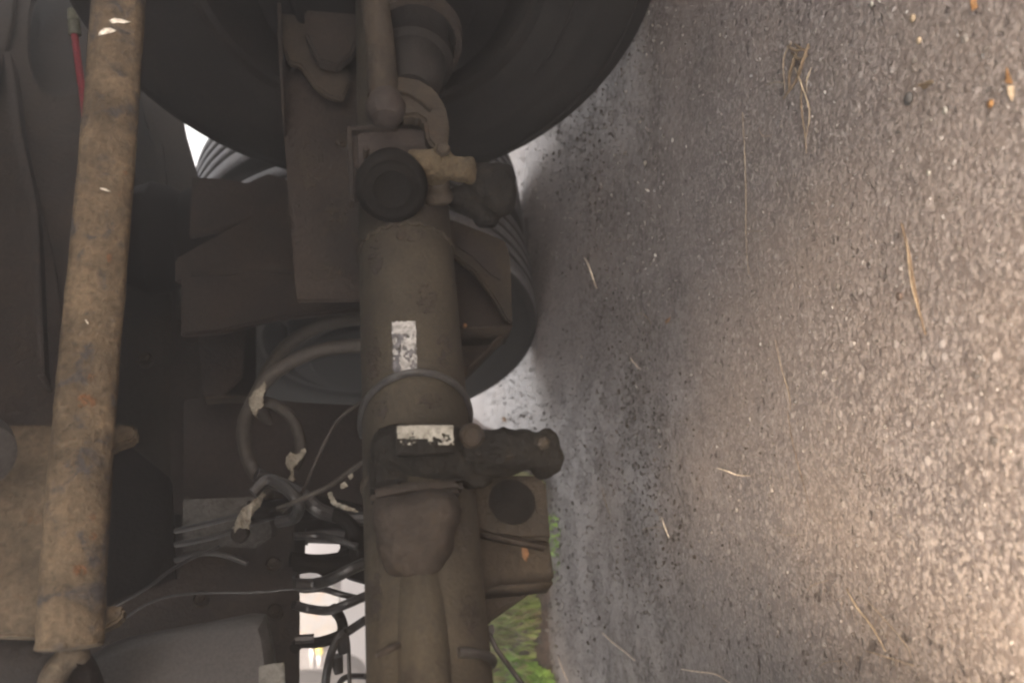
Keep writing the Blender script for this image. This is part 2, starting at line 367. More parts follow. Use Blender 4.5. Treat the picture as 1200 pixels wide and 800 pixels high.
# loose grit and clods: small real stones joined as stuff
def stones(name, N, sampler, m, label):
    ico = [(0, 0, 1), (0, 0, -.6), (1, 0, 0), (-1, 0, 0), (0, 1, 0), (0, -1, 0), (.6, .6, .5), (-.6, .6, .5), (.6, -.6, .5), (-.6, -.6, .5)]
    base = bmesh.new()
    for v in ico: base.verts.new(v)
    bmesh.ops.convex_hull(base, input=base.verts); base.verts.ensure_lookup_table(); base.faces.ensure_lookup_table()
    bv = np.array([v.co[:] for v in base.verts if v.link_faces]); mp = {v.index: i for i, v in enumerate([v for v in base.verts if v.link_faces])}
    bf = [[mp[v.index] for v in f.verts] for f in base.faces]; base.free()
    VV = []; FF = []; k = 0
    for i in range(N):
        x, y, s = sampler()
        A = rng.normal(size=(3, 3)); q, _ = np.linalg.qr(A)
        v = (bv*rng.uniform(.7, 1.25, bv.shape)) * np.array([s, s*rng.uniform(.6, 1), s*rng.uniform(.5, .9)])
        v = v@q.T; v[:, 2] *= .7
        v = v+np.array([x, y, gz(x, y)+s*.25]); VV.append(v)
        FF += [[a+k for a in f] for f in bf]; k += len(bv)
    me = bpy.data.meshes.new(name); me.from_pydata(np.concatenate(VV).tolist(), [], FF); me.update()
    o = link(name, me, m, smooth=False); tag(o, label, 'gravel', kind='stuff'); return o
def samp_band():
    y = rng.uniform(1.35, 3.2); x = rng.uniform(-.42, .42)*y+.1; return x, y, rng.choice([.0022, .0034, .005], p=[.55, .35, .1])*rng.uniform(.8, 1.2)
stones('coarse_grit', 7000, samp_band, M['grit'], 'coarser grit strewn over the damp wheel track between the tyres')
def samp_near():
    d = .45+1.6*rng.random()**1.3; ang = rng.uniform(-.55, .6)
    return d*math.sin(ang)*1.15, d*math.cos(ang), rng.choice([.0011, .0017, .0024, .0036], p=[.45, .36, .155, .035])*rng.uniform(.8, 1.2)
stones('loose_grit', 9000, samp_near, M['grit'], 'fine pale and dark grit scattered over the near asphalt')
clc = [(690, 210), (685, 260), (692, 300), (705, 340), (720, 390), (735, 440), (655, 180), (690, 330), (735, 470), (745, 520), (625, 500), (640, 520), (610, 470), (760, 400), (655, 600), (790, 600), (700, 420)]
def samp_clod():
    pth = ((672, 140), (688, 200), (692, 260), (700, 320), (712, 380), (735, 440), (750, 510), (770, 590), (790, 680)) if rng.random() < .8 else ((612, 470), (625, 510), (650, 590), (668, 690), (690, 790))
    q = rng.random()**1.25*(len(pth)-1); i = min(int(q), len(pth)-2); w = q-i
    c = ground(pth[i][0]*(1-w)+pth[i+1][0]*w+rng.normal()*(12 if rng.random() < .4 else 32), pth[i][1]*(1-w)+pth[i+1][1]*w+rng.normal()*30)
    return c.x, c.y, rng.choice([.0018, .0030, .0048], p=[.5, .36, .14])*rng.uniform(.8, 1.2)*min(1.5, .6+.3*c.y)
stones('dark_crumbs', 1300, samp_clod, M['clod'], 'dark crumbs of dirt lying in bands between the tyres')

# ------------------------------------------------------------------ the truck
truck = empty('truck', (W1.x, W1.y, 0))
tag(truck, 'underside of a dirty heavy truck with rusty axles and black twin tyres', 'truck')
T = truck
bm = bmesh.new()
def kp(k, p, z): return a_*k + p_*p + Z*z        # truck coordinates: across, along, up
KW = a_.dot(W1); PW = p_.dot(W1)
add_plate(bm, [kp(KW-1.75, -3.0, 1.45), kp(KW+.62, -3.0, 1.45), kp(KW+.62, 2.62, 1.45), kp(KW-1.75, 2.62, 1.45)], .06, Z, .004)
from_bm('deck_floor', bm, M['deck'], T)
for k in range(6):
    bm = bmesh.new(); q = -2.6+k*.85
    add_plate(bm, [kp(KW-1.72, q, 1.36), kp(KW+.60, q, 1.36), kp(KW+.60, q, 1.447), kp(KW-1.72, q, 1.447)], .05, p_, .003)
    from_bm('deck_joist', bm, M['frame2'], T)

# --- wheels: disc mesh as the part, tyre as its sub-part; axis = local X
def ring_mesh(prof, seg=120):
    bm = bmesh.new(); add_lathe(bm, Vector((0, 0, 0)), Vector((1, 0, 0)), prof, seg); return bm
tw = .255
prof = [(0.02, .285), (.0, .300), (-.004, .33), (-.010, .38), (-.012, .387), (-.010, .394), (-.010, .42), (-.004, .452), (.004, .470), (.008, .472), (.010, .482), (.016, .493), (.024, .498)]
gro = []
w0, w1_ = .024, tw-.024
ng = 4
for i in range(ng):
    c = w0+(w1_-w0)*(i+1)/(ng+1); gro += [(c-.0065, .4995), (c-.0045, .486), (c+.0045, .486), (c+.0065, .4995)]
prof += gro + [(tw-x, r) for x, r in reversed(prof)] + [(tw-.02, .285)]
bt = ring_mesh(prof, 160)
bt.verts.ensure_lookup_table()
# flattened contact patch
for v in bt.verts:
    if v.co.z < -.492: v.co.z = -.492+(v.co.z+.492)*.3
tyre_me = bpy.data.meshes.new('tyre')
for e in bt.edges:
    if len(e.link_faces) == 2 and e.calc_face_angle(0) > .7: e.smooth = False
bmesh.ops.recalc_face_normals(bt, faces=bt.faces); bt.to_mesh(tyre_me); bt.free(); tyre_me.materials.append(M['tyre']); tyre_me.materials.append(M['tread'])
for p in tyre_me.polygons:
    q = [math.hypot(tyre_me.vertices[i].co.y, tyre_me.vertices[i].co.z) for i in p.vertices]
    if min(q) > .4925: p.material_index = 1
for p in tyre_me.polygons: p.use_smooth = True
bd = ring_mesh([(.0, .298), (.012, .290), (.012, .278), (.03, .268), (.10, .262), (.14, .255), (.145, .20), (.12, .17), (.115, .13), (.02, .12), (.015, .09), (.015, .0)], 72)
disc_me = bpy.data.meshes.new('wheel')
bmesh.ops.recalc_face_normals(bd, faces=bd.faces)
for e in bd.edges:
    if len(e.link_faces) == 2 and e.calc_face_angle(0) > .6: e.smooth = False
bd.to_mesh(disc_me); bd.free(); disc_me.materials.append(M['hub'])
for p in disc_me.polygons: p.use_smooth = True
def wheel(c, flip=False):
    w = bpy.data.objects.new('wheel', disc_me); COL.objects.link(w); w.parent = T
    w.location = Vector(c)-T.location; w.rotation_euler = (0, 0, TH+(math.pi if flip else 0))
    t = bpy.data.objects.new('tyre', tyre_me); COL.objects.link(t); t.parent = w; return w
wheel(W1); wheel(W1+a_*(.29+tw), True)
for c in (W2-Z*.015, W2-Z*.015+a_*(.29+tw)):
    w = wheel(c, c is not None and (c-W2).length > .1); w.scale = (1, .97, .97)
for W in (W1, W2-Z*.015):
    for k, fl in ((-1.33, True), (-1.33-.29-tw, False)):
        w = wheel(W+a_*k, fl)
        if W is not W1: w.scale = (1, .97, .97)
# raised mould lines on the near inner sidewall
bm = bmesh.new()
for R_, s0, s1 in ((.345, 3.6, 5.2), (.455, 3.9, 5.6)):
    pts = []
    for i in range(30):
        q = s0+(s1-s0)*i/29; pts.append(W1 + a_*(-.0165) + (p_*math.cos(q)+Z*math.sin(q))*R_)
    add_tube(bm, pts, .0022, 6, 2)
from_bm('sidewall_rib', bm, M['tyre'], T)

# --- axle tubes
AZ = Z*.467
def axle_pt(k, W=W1, z=.467): return Vector((W.x, W.y, 0)) + a_*k + Z*z
def axle(W, z, m):
    bm = bmesh.new()
    ks = np.linspace(-1.62, -.02, 60); pts = [axle_pt(k, W, z) for k in ks]
    add_tube(bm, pts, .059, 40, 1, 0, False); return from_bm('axle_tube', bm, m, T)
ax1 = axle(W1, .467, M['beam']); ax2 = axle(W2, .43, M['beam'])
# brake drum / back plates on the axle ends
for W in (W1, W2):
    lathe('brake_drum', Vector((W.x, W.y, .48)), a_, [(-.055, .0), (-.055, .145), (-.05, .15), (-.035, .15), (-.03, .205), (.06, .21), (.10, .2), (.10, 0)], M['rubber'], T, 64)
# cable tie round the axle and its tail
r_ = .0615
def around(k, q, rr, W=W1, z=.467): return axle_pt(k, W, z)+(-p_*math.cos(q)+Z*math.sin(q))*rr
bm = bmesh.new()
add_tube(bm, [around(-.822+.026*math.cos(q), q, .0605) for q in np.linspace(-1.9, 1.9, 22)], .0042, 8, 2)
tie = from_bm('cable_tie', bm, M['cable'], ax1)
bm = bmesh.new(); add_tube(bm, [around(-1.085, q, .0600) for q in np.linspace(-2.6, -.35, 16)], .0048, 8, 2)
from_bm('cable_tie', bm, M['cable'], ax1)
# peeling label on the axle: dark residue with scraps of foil left on it
lab = [(459, 377), (487, 376), (489, 436), (461, 440)]
res = skin('label_residue', ax1, lab, M['labelback'], ax1, .0006, 1.2, cut=.22, seed=3, ns=7)
skin('label', ax1, lab, M['label2'], ax1, .0014, .8, cut=lambda x, y: .05 if y < 391 else (.36 if x > 470 else .66), seed=11, ns=7, rim=.5)['label'] = 'peeling silver label on the axle'

# --- suspension hanger (left of the axle in the picture, i.e. above it)
n_f = -p_   # plates that face the camera side
def plane_c(px, D, n): return n.dot(at(px[0], px[1], D))
c_ = plane_c((370, 100), 1.32, p_)
hang = plate('suspension_hanger', [(323, -60), (326, 60), (331, 130), (338, 230), (347, 352), (430, 352), (430, 150), (409, -60)], c_, p_, .006, M['frame'], T)
plate('hanger_web', [(327, -60), (325, 40), (338, 72), (352, 76), (368, 100), (384, 112), (402, 116), (409, 100), (407, -60)], c_-.03, p_, .012, M['bracket'], hang, .003)
plate('hanger_flange', [(322, -60), (327, -60), (334, 130), (330, 130)], c_-.05, p_, .05, M['frame'], hang, .001)
plate('hanger_lug', [(352, -60), (410, -60), (421, 20), (420, 42), (413, 62), (396, 76), (372, 70), (358, 40)], c_-.055, p_, .02, M['frame'], hang, .004)
# trailing arm and air bellow
cb = plane_c((300, 260), 1.62, p_)
bel = bmesh.new(); bc = at(305, 283, 1.72)
add_lathe(bel, Vector((bc.x, bc.y, 0)), Z, [(.62, 0), (.62, .08), (.66, .105), (.70, .115), (.74, .105), (.755, .095), (.77, .105), (.81, .12), (.85, .105), (.865, .095), (.88, .105), (.92, .115), (.96, .10), (.98, .085), (.98, 0)], 48)
from_bm('air_bellow', bel, M['rubber'], T)
arm = plate('trailing_arm', [(205, 302), (246, 279), (286, 258), (330, 232), (352, 222), (420, 236), (420, 330), (330, 322), (205, 330)], plane_c((300, 280), 1.45, p_), p_, .014, M['frame'], T, .004)
plate('leak_backing', [(200, 376), (300, 372), (300, 600), (200, 600)], plane_c((260, 480), 1.60, p_), p_, .01, M['frame2'], T, 0)  # added backing plate, stops sky leaking through beside the gusset
plate('support_plate', [(225, 207), (262, 209), (290, 214), (314, 203), (345, 212), (345, 236), (260, 268), (222, 276)], plane_c((280, 240), 1.50, p_), p_, .012, M['frame2'], T, .002)
cm = plate('crossmember', [(212, 322), (330, 316), (430, 318), (430, 362), (330, 372), (300, 378), (258, 388), (212, 392)], plane_c((320, 350), 1.38, p_), p_, .014, M['frame'], T, .004)
plate('crossmember_flange', [(224, 318), (300, 315), (430, 317), (430, 321), (300, 319), (224, 323)], plane_c((320, 320), 1.33, p_), p_, .005, M['frame'], cm, .001)
plate('gusset', [(232, 386), (262, 380), (288, 384), (284, 440), (262, 462), (238, 462)], plane_c((260, 420), 1.42, p_), p_, .01, M['frame'], T, .002)

# --- main frame behind: rails, web with oval hole
n_b = p_; cbk = 1.52
rail = plate('chassis_rail', [(128, -80), (180, -80), (200, 60), (219, 160), (233, 208), (224, 240), (218, 300), (214, 480), (214, 700), (214, 900), (120, 900), (128, 400)], cbk, p_, .03, M['frame'], T, .002)
plate('rail_flange', [(160, 105), (168, 110), (190, 165), (197, 240), (200, 380), (203, 700), (196, 700), (190, 400), (186, 240), (180, 170)], cbk-.035, p_, .03, M['frame'], rail, .002)
# web plate with a true oval opening
def oval_plate():
    bm = bmesh.new(); oc = (72, 42); n = 40
    outer = []; inner = []
    for i in range(n):
        q = 2*math.pi*i/n; inner.append((oc[0]+40*math.copysign(abs(math.cos(q))**.75, math.cos(q)), oc[1]+72*math.copysign(abs(math.sin(q))**.8, math.sin(q))))
        c, s = math.cos(q), math.sin(q); k = 1/max(abs(c), abs(s)); ox = oc[0]+c*k*(130 if c < 0 else 62); oy = oc[1]+s*k*(470 if s > 0 else 110)
        outer.append((ox, oy))
    cc = 1.20; f = []; 
    def v(pt, off): return bm.verts.new(hit(pt[0], pt[1], cc, p_)+p_*off)
    of = [v(q, 0) for q in outer]; inn = [v(q, 0) for q in inner]; ob = [v(q, .02) for q in outer]; ib = [v(q, .02) for q in inner]
    for i in range(n):
        j = (i+1) % n
        bm.faces.new((of[i], of[j], inn[j], inn[i])); bm.faces.new((ob[i], ib[i], ib[j], ob[j])); bm.faces.new((inn[i], inn[j], ib[j], ib[i])); bm.faces.new((of[i], ob[i], ob[j], of[j]))
    return from_bm('web_plate', bm, M['frame'], T)
web = oval_plate()
plate('hole_backing', [(-140, -140), (124, -140), (128, 300), (130, 900), (-140, 900)], 1.30, p_, .02, M['frame2'], T, 0)  # added backing plate, keeps sky from showing behind the web's oval opening
plate('web_rib', [(4, 60), (12, 60), (24, 150), (44, 245), (52, 440), (44, 440), (34, 250), (14, 160)], 1.15, p_, .05, M['frame2'], web, .002)
plate('web_rib', [(-30, -40), (18, -40), (14, 20), (2, 70), (-10, 120), (-30, 150)], 1.17, p_, .02, M['frame'], web, .002)
plate('web_brace', [(28, 210), (38, 206), (62, 300), (78, 420), (92, 500), (70, 500), (48, 400), (30, 300)], 1.18, p_, .015, M['frame'], web, .002)
tube('brake_rod', [at(87, 38, 1.45), at(92, 75, 1.44), at(97, 110, 1.43), at(101, 150, 1.42), at(104, 200, 1.42)], .0062, M['red'], T, 10)['label'] = 'thin red air line'
bm = bmesh.new(); add_tube(bm, [at(86.5, 12, 1.45), at(86.8, 24, 1.45)], .0105, 14, 1, 0, False); add_tube(bm, [at(86.8, 24, 1.45), at(87, 26, 1.45)], .008, 14, 1, 0, False)
add_tube(bm, [at(87, 26, 1.45), at(88, 41, 1.45)], .0105, 14, 1, 0, False); from_bm('line_connector', bm, M['plastic'], T)

# --- the long rusty bar in front
bar_px = [(141, -60, 1.03), (139.5, 0, 1.0), (124.5, 200, .94), (107, 400, .88), (97, 520, .845), (88, 640, .81), (84, 715, .79), (82, 748, .785), (81, 762, .782)]
def flat_bar():
    bm = bmesh.new(); pts = catmull([at(*q) for q in bar_px], 10); N = len(pts); seg = 28; rings = []
    for i, pt in enumerate(pts):
        d = (pts[min(i+1, N-1)]-pts[max(i-1, 0)]).normalized(); view = (CAM-pt).normalized()
        u = d.cross(view).normalized(); w = u.cross(d); t = i/(N-1); ring = []
        end = 1.0 if i < N-5 else (1, .97, .9, .75, .45)[i-(N-5)]
        for k in range(seg):
            q = 2*math.pi*k/seg; cx = math.copysign(abs(math.cos(q))**.85, math.cos(q))*.0295*end; cy = math.copysign(abs(math.sin(q))**.85, math.sin(q))*.022*end
            wob = 1+.025*(vnoise(i*2.0, k*1.0, 3.0, 4)-.5)*2
            ring.append(bm.verts.new(pt+u*cx*wob+w*cy*wob))
        rings.append(ring)
    for A, B in zip(rings, rings[1:]):
        for k in range(seg): bm.faces.new((A[k], A[(k+1) % seg], B[(k+1) % seg], B[k]))
    bm.faces.new(rings[0]); bm.faces.new(rings[-1][::-1]); return from_bm('radius_bar', bm, M['bar'], T)
bar = flat_bar(); bar['label'] = 'long rusty bar running across the underside'
skin('bare_scrape', bar, [(128, 24), (134, 21.5), (142, 22.5), (153, 26), (146, 27.5), (138, 27), (131, 27.5)], M['chip'], bar, .0008, .6)
skin('bare_scrape', bar, [(116, 38), (122, 33), (130, 33), (137, 36), (131, 38.5), (124, 40), (115, 42)], M['chip'], bar, .0008, .6)
skin('bare_scrape', bar, [(117, 220), (124, 221), (130, 225), (123, 223.3), (118, 221.5)], M['chip'], bar, .0008, .5)
skin('bare_scrape', bar, [(99.5, 374.5), (101, 374.5), (104, 379), (103, 380)], M['chip'], bar, .0008, .5)
for (x, y, rx, ry, s) in ((107, 606, 5, 4, 1), (109, 628, 5, 4, 2), (146, 203, 4, 2.5, 3), (143, 228, 6, 3, 4), (108, 442, 5, 5, 6), (101, 470, 12, 9, 7), (93, 668, 9, 7, 8), (128, 300, 3, 8, 9)):
    skin('rust_spot', bar, [(x+rx*math.cos(q), y+ry*math.sin(q)) for q in np.linspace(0, 6.1, 12)], M['rust'], bar, .0005, .8, cut=.5, seed=s, ns=4)
cp = p_.dot(at(60, 600, .86))
clampp = plate('bar_clamp', [(-60, 498), (20, 497), (61, 497), (150, 496.5), (159, 499), (161, 508), (158, 514), (146, 519), (133, 523), (125, 530), (112, 700), (114, 710), (138, 708.5), (145, 711), (146, 718), (141, 726), (128, 733), (110, 741), (70, 746), (0, 744), (-60, 742)], cp, p_, .018, M['bar_plate'], T, .003)
plate('clamp_flange', [(61, 500), (65, 500), (52, 640), (44, 744), (40, 744), (49, 640)], cp-.012, p_, .012, M['bar_plate'], clampp, .001)
lathe('rubber_stop', at(-52, 520, .80), Vector((.2, .6, .75)), [(-.05, 0), (-.05, .03), (-.035, .037), (.035, .037), (.05, .03), (.05, 0)], M['panel'], T, 32)
# lump and ring at the lower left corner
bm = bmesh.new(); add_tube(bm, [at(-60, 790, .84), at(0, 780, .84), at(52, 778, .84), at(84, 800, .85), at(95, 850, .86)], [.03, .034, .032, .028, .026], 24)
from_bm('bump_rubber', bm, M['frame2'], T)
bm = bmesh.new(); add_tube(bm, [at(56, 830, .80), at(62, 795, .80), at(78, 772, .80), at(92, 766, .80), at(100, 771, .805)], [.011, .013, .012, .010, .006], 14)
from_bm('bent_hook', bm, M['bar_plate'], T)

# --- dark stuff behind the hoses, lower left
vb = plate('backing_block', [(215, 466), (296, 464), (350, 470), (430, 474), (432, 611), (404, 614), (356, 612), (352, 628), (215, 632)], plane_c((320, 520), 1.42, p_), p_, .10, M['frame2'], T, .004)  # brown block, widened as an added dark backing behind the hoses
plate('backing_block_lip', [(240, 464.5), (262, 462.5), (298, 463), (298, 465.5), (262, 465.5), (240, 467)], plane_c((320, 465), 1.36, p_), p_, .02, M['bracket'], vb, .0008)
plate('rail_recess_shade', [(132, 524), (150, 520), (200, 560), (206, 690), (128, 712), (118, 700)], plane_c((170, 600), 1.25, p_), p_, .02, M['rubber'], rail, .003)  # near-black plate; shade of the rail's recess put into its colour
sil = plate('splash_plate', [(214, 584), (300, 581), (312, 590), (318, 620), (316, 646), (214, 650)], plane_c((260, 610), 1.28, p_), p_, .008, M['silver'], T, .002)
for pts in ([(205, 622), (240, 614), (280, 604), (330, 590)], [(205, 638), (250, 629), (290, 615), (330, 602)], [(205, 656), (235, 648), (262, 650), (290, 660)]):
    tube('cable', [at(x, y, 1.20) for x, y in pts], .0042, M['cable'], T, 8)
lw = plate('lower_web', [(214, 646), (262, 640), (300, 642), (349, 606), (350.5, 640), (350.5, 720), (349.5, 900), (60, 900), (80, 745), (140, 700), (212, 676)], plane_c((300, 720), 1.18, p_), p_, .03, M['frame'], T, .0015)
tube('thin_cable', [at(x, y, 1.06) for x, y in ((130, 712), (170, 690), (200, 668), (228, 652), (256, 640))], .0022, M['cable'], T, 8)
tube('thin_cable', [at(x, y, 1.06) for x, y in ((140, 728), (175, 706), (215, 696), (300, 694), (345, 690))], .0018, M['cable'], T, 8)
# smooth grey cover at the bottom
def cover():
    top = [(86, 790), (100, 772), (122, 757), (150, 746), (200, 736), (255, 726), (296, 718), (312, 719), (316, 732), (320, 760), (326, 800), (330, 860)]
    bm = bmesh.new(); rows = []
    for d, sc_, z_ in ((.0, 1.0, 0), (-.006, .995, 0), (-.02, .97, 0), (-.03, .90, 0), (-.032, .6, 0)):
        row = []
        for x, y in top: 
            cx, cy = 210, 900; row.append(bm.verts.new(hit(cx+(x-cx)*sc_, cy+(y-cy)*sc_, p_.dot(at(220, 760, 1.0))+d, p_)))
        rows.append(row)
    for A, B in zip(rows, rows[1:]):
        for i in range(len(top)-1): bm.faces.new((A[i], A[i+1], B[i+1], B[i]))
    back = [bm.verts.new(v.co+p_*.05) for v in rows[0]]
    for i in range(len(top)-1): bm.faces.new((rows[0][i], rows[0][i+1], back[i+1], back[i]))
    bm.faces.new(rows[-1]); return from_bm('grey_cover', bm, M['panel'], T)
cov = cover(); cov['label'] = 'smooth grey rounded cover'
plate('pale_tab', [(303, 780), (318, 777), (333, 775.5), (335, 830), (303, 830)], p_.dot(at(315, 790, .95)), p_, .004, M['palestep'], T, .001)

# --- hoses with tape
H1 = [(440, 372), (410, 374), (375, 382), (340, 402), (318, 428), (306, 452), (303, 472), (312, 492), (330, 515), (345, 540), (338, 565), (322, 590)]
h1 = tube('air_hose', [at(x, y, 1.45) for x, y in H1], .0125, M['hose'], T, 16, 8)
H2 = [(440, 404), (405, 406), (370, 412), (335, 428), (310, 448), (297, 470), (286, 500), (292, 540), (312, 575), (306, 600)]
h2 = tube('air_hose', [at(x, y, 1.19) for x, y in H2], .0105, M['hose'], T, 16, 8)
H3 = [(303, 470), (322, 474), (340, 488), (350, 508), (352, 530), (344, 548)]
h3 = tube('air_hose', [at(x, y, 1.21) for x, y in H3], .0085, M['hose'], T, 14, 8)
def tape_film(poly, D, name='tape_wrap', seed=0):
    """torn tape, bulging slightly round the hose it is stuck to"""
    bm = bmesh.new(); xs = [p[0] for p in poly]; ys = [p[1] for p in poly]; V = {}; st = 1.0
    cx = sum(xs)/len(xs)
    for j in range(int((max(ys)-min(ys))/st)+2):
        for i in range(int((max(xs)-min(xs))/st)+2):
            x = min(xs)+i*st; y = min(ys)+j*st; V[i, j] = (x, y)
    vv = {}
    def g_(k):
        if k not in vv:
            x, y = V[k]; vv[k] = bm.verts.new(at(x, y, D+((x-cx)/14)**2*.008+(vnoise(x, y, 4, seed)-.5)*.002))
        return vv[k]
    for (i, j) in list(V):
        if (i+1, j+1) in V and (i+1, j) in V and (i, j+1) in V:
            x, y = V[i, j]
            if inside(x+.5+(vnoise(x, y, 2.5, seed)-.5)*2, y+.5+(vnoise(x, y, 2.5, seed+3)-.5)*2, poly): bm.faces.new([g_(k) for k in ((i, j), (i+1, j), (i+1, j+1), (i, j+1))])
    r = bmesh.ops.extrude_face_region(bm, geom=bm.faces[:])
    for v in r['geom']:
        if isinstance(v, bmesh.types.BMVert): v.co += Fv*.0012
    return from_bm(name, bm, M['tape'], T, autos=False)
tape_film([(296, 459), (304, 454), (310, 447), (312, 453), (308, 463), (309, 475), (302, 480), (300, 490), (296, 484), (291, 470)], 1.175, seed=1)
tape_film([(334, 537), (340, 530), (348, 532), (357, 524), (360, 528), (352, 540), (345, 546), (344, 558), (347, 562), (340, 566), (337, 562), (341, 553), (335, 545)], 1.17, seed=2)
tape_film([(308, 576), (311, 580), (304, 594), (296, 602), (293, 612), (292, 620), (281, 618), (273, 626), (272, 622), (277, 608), (284, 596), (294, 588)], 1.13, seed=3)
lathe('hose_end', at(282, 625, 1.15), Vector((.1, -1, .1)), [(-.01, 0), (-.01, .011), (.006, .0125), (.010, .010), (.010, 0)], M['frame'], T, 24)
tape_film([(384, 577), (388, 576), (394, 588), (405, 592), (414, 596), (420, 598), (420, 601), (408, 598), (396, 594), (388, 590)], 1.08, seed=4)
tape_film([(409, 552), (412, 550), (414, 558), (411, 562), (408, 560)], 1.07, seed=5)
tape_film([(398, 566), (405, 564), (408, 570), (400, 573)], 1.07, seed=6)

# --- tangle of cables
def cable(name, px, D, r, m='cable', **k): return tube(name, [at(x, y, D+.012*math.sin(i*1.7)) for i, (x, y) in enumerate(px)], r, M[m], T, 10)
cable('thin_cable', [(425, 470), (400, 488), (385, 510), (368, 545), (352, 580), (330, 600)], 1.10, .0022, 'hose')
cable('thin_cable', [(430, 538), (410, 552), (385, 570), (355, 584), (325, 596)], 1.06, .0034, 'hose')
cable('wiring_loom', [(300, 556), (325, 566), (352, 578), (372, 596), (400, 606), (430, 608)], 1.12, .010)
cable('wiring_loom', [(290, 598), (320, 596), (350, 592), (385, 594), (430, 604)], 1.16, .0135, 'rubber')
cable('wiring_loom', [(296, 578), (315, 562), (335, 572), (350, 590), (345, 606), (325, 612)], 1.08, .008)
cable('wiring_loom', [(340, 604), (365, 600), (395, 604), (412, 618), (418, 640), (412, 658), (390, 664), (345, 660)], 1.12, .0095, 'rubber')
cable('wiring_loom', [(344, 628), (370, 627.5), (395, 632), (418, 640)], 1.12, .0052)
cable('wiring_loom', [(340, 655), (370, 658), (400, 655), (424, 646)], 1.15, .0105, 'rubber')
cable('wiring_loom', [(345, 684), (368, 684), (388, 678), (408, 668), (426, 660)], 1.10, .0078)
cable('wiring_loom', [(345, 672), (352, 690), (378, 690), (400, 696), (426, 702)], 1.12, .0042)
cable('wiring_loom', [(344, 708), (362, 713), (385, 715), (405, 708), (428, 698)], 1.08, .0060)
cable('wiring_loom', [(390, 712), (399, 724), (402, 740), (398, 760)], 1.09, .0072, 'rubber')
cable('wiring_loom', [(428, 726), (410, 738), (396, 748), (386, 772), (380, 810)], 1.07, .0056)
cable('wiring_loom', [(404, 735), (408, 752), (409, 775), (410, 810)], 1.07, .0026)
cable('wiring_loom', [(345, 760), (352, 753), (375, 752), (398, 744), (402, 735)], 1.10, .0072, 'rubber')
cable('wiring_loom', [(428, 792), (410, 792), (400, 797), (392, 815)], 1.10, .0040)
plate('loom_bracket', [(345, 600), (428, 600), (428, 682), (408, 676), (402, 671), (398, 668), (381, 673.5), (368, 667), (354, 669), (345, 671), (345, 652), (362, 649), (378, 653), (391, 654), (399, 641), (398, 635), (404, 628), (405, 620), (395, 618), (358, 619), (357, 650), (345, 650)], plane_c((385, 640), 1.20, p_), p_, .012, M['rubber'], T, .001)
lathe('cable_gland', at(357, 748, 1.08), Vector((0, 0, 1)), [(-.012, 0), (-.012, .006), (.012, .006), (.012, 0)], M['cable'], T, 8)
cab = bmesh.new(); 
for x0, y0 in ((399, 745), (394, 768)):
    add_tube(cab, [at(x0, y0, 1.07), at(x0+3, y0+20, 1.07)], [.009, .006], 12)
from_bm('plug', cab, M['cable'], T)

for i, (x, y, rx, ry) in enumerate(((440, 300, 9, 22), (500, 350, 12, 18), (520, 410, 10, 20), (438, 420, 8, 26), (450, 255, 14, 10), (505, 470, 14, 9), (445, 480, 9, 12), (480, 275, 18, 8), (540, 620, 12, 30), (548, 720, 12, 26), (440, 700, 8, 30))):
    skin('grime_patch', ax1, [(x+rx*math.cos(q), y+ry*math.sin(q)) for q in np.linspace(0, 6.1, 14)], M['frame'] if i % 2 else M['frame2'], ax1, .0004, 1.6, cut=.52, seed=30+i, ns=5)
for i, (x, y, rx, ry) in enumerate(((365, 190, 14, 40), (350, 260, 9, 30), (395, 250, 14, 22), (340, 150, 7, 25), (380, 320, 22, 10))):
    skin('grime_patch', hang, [(x+rx*math.cos(q), y+ry*math.sin(q)) for q in np.linspace(0, 6.1, 14)], M['frame2' if i % 2 else 'bracket'], hang, .0006, 1.6, cut=.54, seed=60+i, ns=6)
# --- brake gear at the upper right of the axle
bp_pts = [(438, -60), (440, 0), (446, 60), (449, 115)]
tube('push_rod', [at(x, y, 1.10-.0003*y) for x, y in bp_pts], [.0185, .0185, .0195, .0205], M['bracket'], T, 24)
lathe('rod_boss', at(452, 133, 1.05), a_*-1, [(-.03, 0), (-.03, .020), (-.012, .026), (.0, .025), (.012, .018), (.02, .0)], M['frame2'], T, 28)
bc_ = bmesh.new(); bca = (a_*.92-Z*.1+p_*.1).normalized()
add_lathe(bc_, at(482, 100, 1.13), bca, [(-.02, 0), (-.02, .030), (-.005, .040), (.03, .044), (.05, .046), (.055, .056), (.075, .056), (.08, .047), (.14, .047), (.18, .040), (.19, 0)], 48)
from_bm('brake_chamber', bc_, M['hub'], T)
lathe('chamber_clamp', at(488, 45, 1.15), bca, [(-.012, .056), (-.012, .064), (.012, .064), (.012, .056)], M['frame'], T, 48)
arcp = [(448, 88), (470, 88), (492, 92), (510, 103), (522, 122), (527, 145), (525, 168), (519, 175), (508, 172), (500, 162), (497, 140), (488, 134), (470, 136), (463, 125)]
plate('cam_bracket', arcp, plane_c((500, 130), 1.06, p_), p_, .02, M['bracket'], T, .004)
plate('cam_bracket_rim', [(462, 99), (480, 103), (497, 113), (506, 124), (504, 128), (492, 117), (478, 108), (461, 104)], plane_c((500, 130), 1.05, p_), p_, .012, M['bracket'], T, .001)
plate('carrier_plate', [(413, 156), (430, 148), (470, 147), (500, 150), (512, 168), (510, 200), (496, 214), (416, 226)], plane_c((450, 190), 1.03, p_), p_, .03, M['frame2'], T, .006)
plate('carrier_edge', [(406, 148), (440, 146), (466, 147), (466, 150), (440, 150), (412, 152), (414, 236), (410, 236)], plane_c((450, 190), 1.02, p_), p_, .012, M['frame'], T, .001)
bush = bmesh.new(); bax = (CAM-at(458, 222, 1.02)).normalized(); bax = (bax + a_*(-.45)).normalized()
